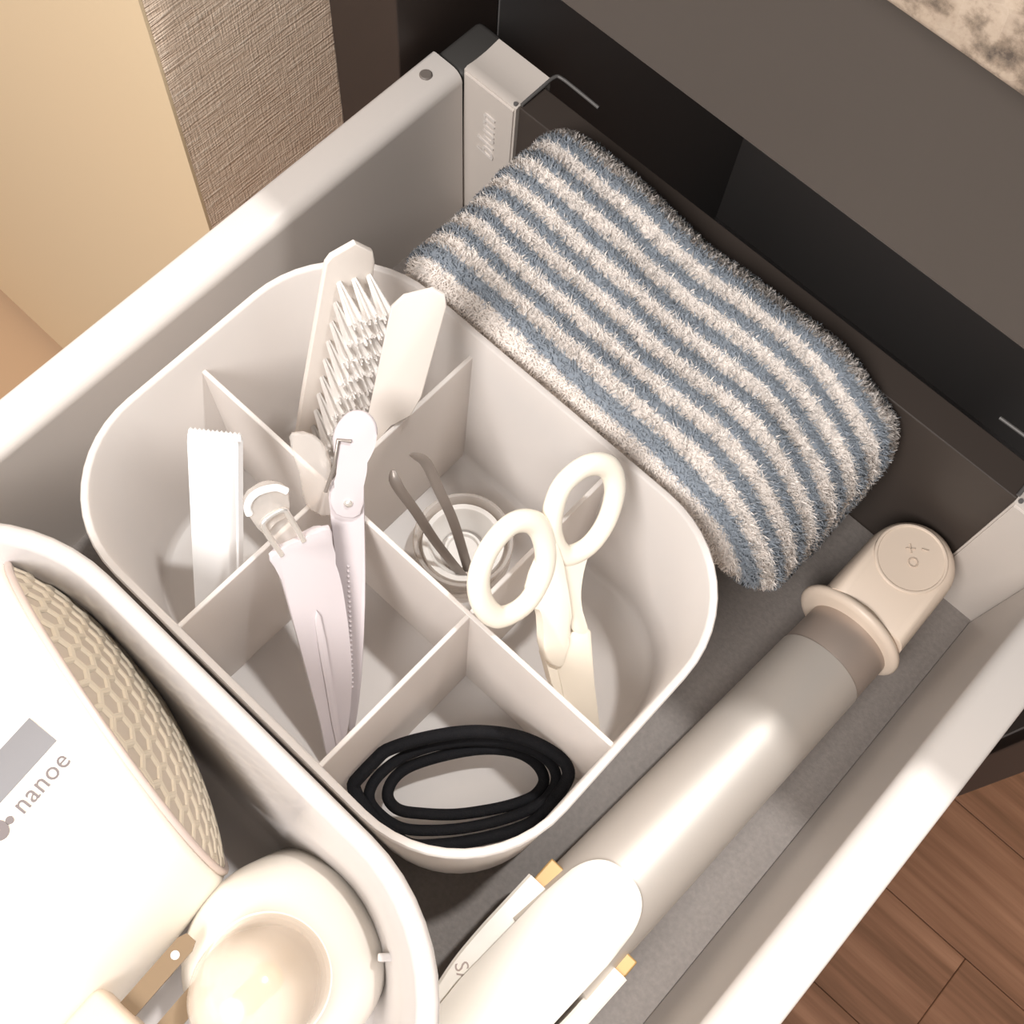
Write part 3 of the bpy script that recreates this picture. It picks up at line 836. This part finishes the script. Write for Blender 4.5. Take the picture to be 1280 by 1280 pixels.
bar(ox - 0.0042, oy + 0.0020, ox - 0.0012, oy + 0.0042); bar(ox - 0.0040, oy + 0.0044, ox - 0.0014, oy + 0.0018)
bar(ox + 0.0006, oy + 0.0060, ox + 0.0030, oy + 0.0072)
add_tube(bm, [Vector((ox + 0.0014 + 0.0018 * math.cos(a), oy - 0.0010 + 0.0018 * math.sin(a), zt)) for a in np.linspace(0, 2 * math.pi, 16, endpoint=False)], 0.00035, closed=True, seg=6)
link('embossed_marks', bm, M_capmark, cap)
# white handle: body, tongue over the barrel, two side arms with brass hinges
bm = bmesh.new()
add_lathe(bm, [(-0.064, 0.0), (-0.064, 0.0100), (-0.060, 0.0125), (-0.050, 0.0150), (-0.035, 0.0155), (-0.006, 0.0155), (0.0, 0.0150), (0.0, 0.0)], ip(0.044), ax, 64)
hb = link('handle', bm, M_white, IRON, smooth=50)
sx = ax.cross(Vector((0, 0, 1))).normalized()
sz = sx.cross(ax)
bm = bmesh.new()
rows = []
TH = 48
for i in range(29):
    th = math.radians(-TH + 2 * TH * i / 28)
    f = abs(th) / math.radians(TH)
    ye = 0.0475 + 0.0195 * math.sqrt(max(0.0, 1 - f ** 2.6))
    ring_ = []
    for side in (0, 1):
        row = []
        for j in range(13):
            y = -0.018 + (ye + 0.018) * j / 12
            r = 0.0214 - (0.0004 if j == 12 else 0) - 0.0030 * max(0, 1 - j / 4) - 0.0012 * side
            row.append(ip(y) + (sx * math.sin(th) + sz * math.cos(th)) * r)
        ring_ += row if side == 0 else row[::-1]
    rows.append(ring_)
add_loft(bm, rows)
link('tongue', bm, M_white, hb, smooth=40)
armL = [(0.0060, -0.0220, 0.040), (0.0010, 0.0040, 0.042), (0.0, 0.020, 0.042), (0.0002, 0.034, 0.042), (0.0005, 0.0466, 0.042)]
armR = [(0.0350, -0.020, 0.036), (0.0384, 0.004, 0.038), (0.0400, 0.020, 0.038), (0.0404, 0.032, 0.038), (0.0408, 0.0440, 0.038)]
for arm in (armL, armR):
    bm = bmesh.new()
    pth = catmull([Vector(q) for q in arm], 5)
    loops = []
    wx_ = 0.0047 if arm is armL else 0.0034
    for q in pth:
        loops.append([q + Vector((a, 0, b)) for a, b in ((-wx_, -0.020), (wx_, -0.020), (wx_, 0.003), (wx_ - 0.001, 0.0042), (-wx_ + 0.001, 0.0042), (-wx_, 0.003))])
    add_loft(bm, loops)
    al = link('side_arm', bm, M_white, hb, smooth=30)
    e = pth[-1]
    bm = bmesh.new()
    sgn = 1 if arm is armL else -1
    add_box(bm, e.x - 0.0036 + sgn * 0.0012, e.x + 0.0036 + sgn * 0.0012, e.y - 0.002, e.y + (0.0095 if sgn > 0 else 0.0070), e.z - 0.014, e.z + 0.0030, bevel=0.0006)
    tag(link('hinge', bm, M_gold, al), 'pale gold hinge')
    if arm is armL:
        tx = Vector((0.84, -0.54, 0)).normalized()
        ty = Vector((0.54, 0.84, 0)).normalized()
        o_ = Vector((-0.0030, 0.0075, 0.0462))
        bm = text_bm('SA', 0.0068, 0.0002, lambda x, y, z: o_ + tx * x + ty * y + Vector((0, 0, z)), 1.0)
        link('lettering', bm, M_ink2, al)
bm = bmesh.new()
add_tube(bm, catmull([ip(-0.016), ip(-0.04) + Vector((0.006, 0, -0.004)), Vector((0.034, -0.075, 0.012)), Vector((0.045, -0.12, 0.006)), Vector((0.046, -0.17, 0.006))], 6), lambda t: 0.0065 - 0.0035 * min(1, t * 3), seg=12)
link('power_cord', bm, M_white, IRON, smooth=60)

# ------------------------------------------------------------------ white tray with dryer, bottle and plug
TRX0, TRX1, TRY0, TRY1 = -0.2285, 0.0210, -0.190, 0.0155
TRAY = thing('storage_tray', (-0.1, -0.09, 0.0), 'glossy white storage tray with a bright rounded rim at the lower left, holding the dryer', 'tray')
def tring(ix, z, r=0.066):
    return rrect(TRX0 + ix, TRX1 - ix, TRY0 + ix, TRY1 - ix, r - ix * 0.7, z, 14)
bm = bmesh.new()
add_loft(bm, [tring(0.024, 0.0004), tring(0.021, 0.0012), tring(0.0195, 0.004), tring(0.0080, 0.105), tring(0.0026, 0.1105), tring(0.0, 0.1130), tring(0.0002, 0.1148), tring(0.0014, 0.1158), tring(0.0045, 0.1160), tring(0.0058, 0.1152), tring(0.0063, 0.1138), tring(0.0100, 0.1040), tring(0.0215, 0.0070), tring(0.0235, 0.0040), tring(0.027, 0.0030)])
link('shell', bm, M_tray, TRAY, smooth=50)
link('inner_rib', box(-0.006, 0.008, -0.0013, 0.0013, 0.030, 0.0875, bevel=0.0006, M=Matrix.Translation((-0.0168, -0.0038, 0)) @ Matrix.Rotation(math.radians(43), 4, 'Z')), M_tray, TRAY)

C0 = Vector((-0.1395, -0.0135, 0.0735))
a_ax = Vector((-0.1, 0.995, 0)).normalized(); b_ax = Vector((0.995, 0.1, 0)).normalized(); z_ax = Vector((0, 0, 1))
DR_R = 0.0625
def dsurf(s, p, extra=0.0):
    z = math.sqrt(max(0.0, DR_R ** 2 - p * p))
    k = (DR_R + extra) / DR_R
    return C0 + a_ax * s + b_ax * (p * k) + z_ax * (z * k)
DRY = thing('hair_dryer', C0 + Vector((0.008, -0.08, -0.0635)), 'white hair dryer lying in the tray with beige honeycomb intake grille', 'hair dryer')
bm = bmesh.new()
loops = []
for s, r, sh in ((-0.0005, 0.0605, 1.0), (-0.0012, 0.0618, 1.0), (-0.003, 0.0625, 1.0), (-0.03, 0.0625, 0.75), (-0.07, 0.0620, 0.35), (-0.10, 0.059, 0.1), (-0.125, 0.050, 0.0), (-0.140, 0.036, 0.0), (-0.1465, 0.020, 0.0)):
    loops.append([C0 + a_ax * (s - 0.28 * sh * r * math.cos(t)) + b_ax * (r * math.cos(t)) + z_ax * (r * math.sin(t)) for t in np.linspace(0, 2 * math.pi, 72, endpoint=False)])
add_loft(bm, loops)
dbody = link('body', bm, M_white, DRY, smooth=50)
def gpt(x, y, h):
    return C0 + a_ax * (h - 0.28 * x) + b_ax * x + z_ax * y
dome = lambda x, y: 0.0005 + 0.0150 * max(0.0, 1 - (x * x + y * y) / 0.0600 ** 2) ** 0.85
bm = bmesh.new()
add_tube(bm, [gpt(0.0606 * math.cos(t), 0.0606 * math.sin(t), 0.0003) for t in np.linspace(0, 2 * math.pi, 72, endpoint=False)], 0.0013, closed=True, seg=8, up=a_ax)
grim = link('intake_rim', bm, M_grillerim, DRY, smooth=60)
bm = bmesh.new()
RR = 0.0585
rws = []
for i in range(13):
    r = RR * i / 12
    if i == 0:
        rws.append([bm.verts.new(gpt(0, 0, dome(0, 0) - 0.0006))])
    else:
        rws.append([bm.verts.new(gpt(r * math.cos(t), r * math.sin(t), dome(r, 0) - 0.0006)) for t in np.linspace(0, 2 * math.pi, 48, endpoint=False)])
for A_, B_ in zip(rws, rws[1:]):
    for k in range(48):
        j = (k + 1) % 48
        bm.faces.new((A_[0], B_[k], B_[j]) if len(A_) == 1 else (A_[k], B_[k], B_[j], A_[j]))
grd = link('intake_grille', bm, M_grilledark, DRY, smooth=60)
bm = bmesh.new()
sp = 0.0082
for i in range(-10, 11):
    for j in range(-12, 13):
        x = (i + 0.5 * (j % 2)) * sp
        y = j * sp * 0.866
        if math.hypot(x, y) > 0.0650:
            continue
        rings = []
        for rad, dz in ((0.577 * sp, 0.0001), (0.535 * sp, 0.0002), (0.47 * sp, 0.0001), (0.41 * sp, -0.0006)):
            lp = []
            for k in range(6):
                t = math.radians(60 * k + 30)
                xx, yy = x + rad * math.cos(t), y + rad * math.sin(t)
                h = math.hypot(xx, yy)
                if h > 0.0595:
                    xx *= 0.0595 / h; yy *= 0.0595 / h
                lp.append(bm.verts.new(gpt(xx, yy, dome(xx, yy) + dz)))
            rings.append(lp)
        for A_, B_ in zip(rings, rings[1:]):
            for k in range(6):
                bm.faces.new((A_[k], A_[(k + 1) % 6], B_[(k + 1) % 6], B_[k]))
tag(link('honeycomb', bm, M_grille, grd), kind='stuff')
bm = bmesh.new()
add_box(bm, -0.008, 0.008, -0.0035, 0.0035, -0.003, 0.003, bevel=0.0025, seg=3, M=Matrix.Translation(C0 + a_ax * 0.0165 + b_ax * -0.046 + z_ax * 0.012) @ Matrix.Rotation(math.radians(-8), 4, 'Z'))
# silver window, lettering and round emblem on the top of the body
def patch(s0, s1, p0, p1, e0, e1, n=10):
    bm = bmesh.new()
    lo = [[dsurf(s0 + (s1 - s0) * i / n, p0 + (p1 - p0) * j / n, e) for i in range(n + 1) for j in (0,)] for e in (e0,) for j in range(0)]
    vt = {}
    for e in (e0, e1):
        for i in range(n + 1):
            for j in range(n + 1):
                vt[e, i, j] = bm.verts.new(dsurf(s0 + (s1 - s0) * i / n, p0 + (p1 - p0) * j / n, e))
    for e in (e0, e1):
        for i in range(n):
            for j in range(n):
                bm.faces.new((vt[e, i, j], vt[e, i + 1, j], vt[e, i + 1, j + 1], vt[e, i, j + 1]))
    for i in range(n):
        for j in (0, n):
            bm.faces.new((vt[e0, i, j], vt[e0, i + 1, j], vt[e1, i + 1, j], vt[e1, i, j]))
            bm.faces.new((vt[e0, j, i], vt[e0, j, i + 1], vt[e1, j, i + 1], vt[e1, j, i]))
    return bm
bm.free()
tag(link('label_window', patch(-0.0155, -0.060, 0.0015, 0.0117, -0.0004, 0.0005), M_label, dbody, smooth=30), 'silver rectangular window')
bm = text_bm('nanoe', 0.0074, 0.0002, lambda x, y, z: dsurf(-0.0362 + x, 0.0185 - y, 0.0002 + z), 1.06)
link('lettering', bm, M_ink, dbody)
bm = bmesh.new()
for s_, p_, r_ in ((-0.0393, 0.0167, 0.0011), (-0.0432, 0.0163, 0.0028)):
    lo = [bm.verts.new(dsurf(s_ + r_ * math.cos(t), p_ + r_ * math.sin(t), -0.0002)) for t in np.linspace(0, 2 * math.pi, 24, endpoint=False)]
    hi = [bm.verts.new(dsurf(s_ + r_ * math.cos(t), p_ + r_ * math.sin(t), 0.0004)) for t in np.linspace(0, 2 * math.pi, 24, endpoint=False)]
    bm.faces.new(hi)
    for k in range(24):
        bm.faces.new((lo[k], lo[(k + 1) % 24], hi[(k + 1) % 24], hi[k]))
link('emblem', bm, M_ink, dbody)

# bottle with translucent domed cap
BC = Vector((-0.0495, -0.0215, 0.0052))
BAX = Vector((0.10, -0.15, 1.0))
BOT = thing('round_bottle', BC, 'round white bottle with milky dome cap over a yellow nozzle, beside the dryer', 'bottle')
bm = bmesh.new()
add_lathe(bm, [(0, 0), (0, 0.0290), (0.003, 0.0322), (0.010, 0.0332), (0.050, 0.0332), (0.060, 0.0326), (0.068, 0.0305), (0.076, 0.0262), (0.082, 0.0222), (0.086, 0.0200), (0.088, 0.0195), (0.088, 0.0)], BC, BAX, 72)
link('body', bm, M_white, BOT, smooth=50)
bm = bmesh.new()
add_lathe(bm, [(0.0882, 0.0), (0.0882, 0.0190), (0.093, 0.0190), (0.112, 0.0180), (0.120, 0.0166), (0.125, 0.0140), (0.128, 0.0096), (0.1292, 0.0), (0.1278, 0.0), (0.1266, 0.0090), (0.1238, 0.0130), (0.1190, 0.0154), (0.111, 0.0168), (0.0892, 0.0178), (0.0892, 0.0)], BC, BAX, 64)
tag(link('dome_cap', bm, M_dome, BOT, smooth=50), 'milky translucent dome cap')
bm = bmesh.new()
add_lathe(bm, [(0.0893, 0.0), (0.0893, 0.0050), (0.098, 0.0042), (0.104, 0.0040), (0.1215, 0.0040), (0.1225, 0.0)], BC, BAX, 32)
tag(link('nozzle', bm, M_nozzle, BOT, smooth=40), 'yellow nozzle')

# power plug
PL = thing('power_plug', (-0.069, -0.075, 0.085), 'white two-pin power plug with brass pins lying between the dryer and the bottle', 'plug')
Mp = Matrix.Translation((-0.0642, -0.0682, 0.0920)) @ Matrix.Rotation(math.radians(4), 4, 'Z') @ Matrix.Rotation(math.radians(-4), 4, 'X')
bm = bmesh.new()
add_box(bm, -0.0110, 0.0125, -0.0300, 0.0, -0.0075, 0.0075, bevel=0.003, seg=3, M=Mp)
link('housing', bm, M_cap, PL, smooth=40)
bm = bmesh.new()
add_tube(bm, catmull([Mp @ Vector((0.001, -0.028, 0)), Mp @ Vector((0.002, -0.045, -0.002)), Vector((-0.052, -0.135, 0.070)), Vector((-0.040, -0.150, 0.030)), Vector((-0.055, -0.140, 0.0085)), Vector((-0.090, -0.150, 0.0075))], 6), 0.0032, seg=10)
link('cord', bm, M_white, PL, smooth=60)
for dx in (0.0, 0.0125):
    bm = bmesh.new()
    pts = [(-0.0030, -0.001), (0.0030, -0.001), (0.0030, 0.0235), (0.0018, 0.0262), (-0.0018, 0.0262), (-0.0030, 0.0235)]
    hole = [(0.0014 * math.cos(t), 0.0195 + 0.0014 * math.sin(t)) for t in np.linspace(0, 2 * math.pi, 12, endpoint=False)]
    add_loft(bm, [[Mp @ Vector((a + dx - 0.0005, b, z)) for a, b in pts] for z in (-0.0006, 0.0006)])
    pin = link('pin', bm, M_brass, PL)
    bm = bmesh.new()
    add_loft(bm, [[Mp @ Vector((a + dx - 0.0005, b, z)) for a, b in hole] for z in (-0.0008, 0.0008)])
    link('pin_hole', bm, M_tray, pin)
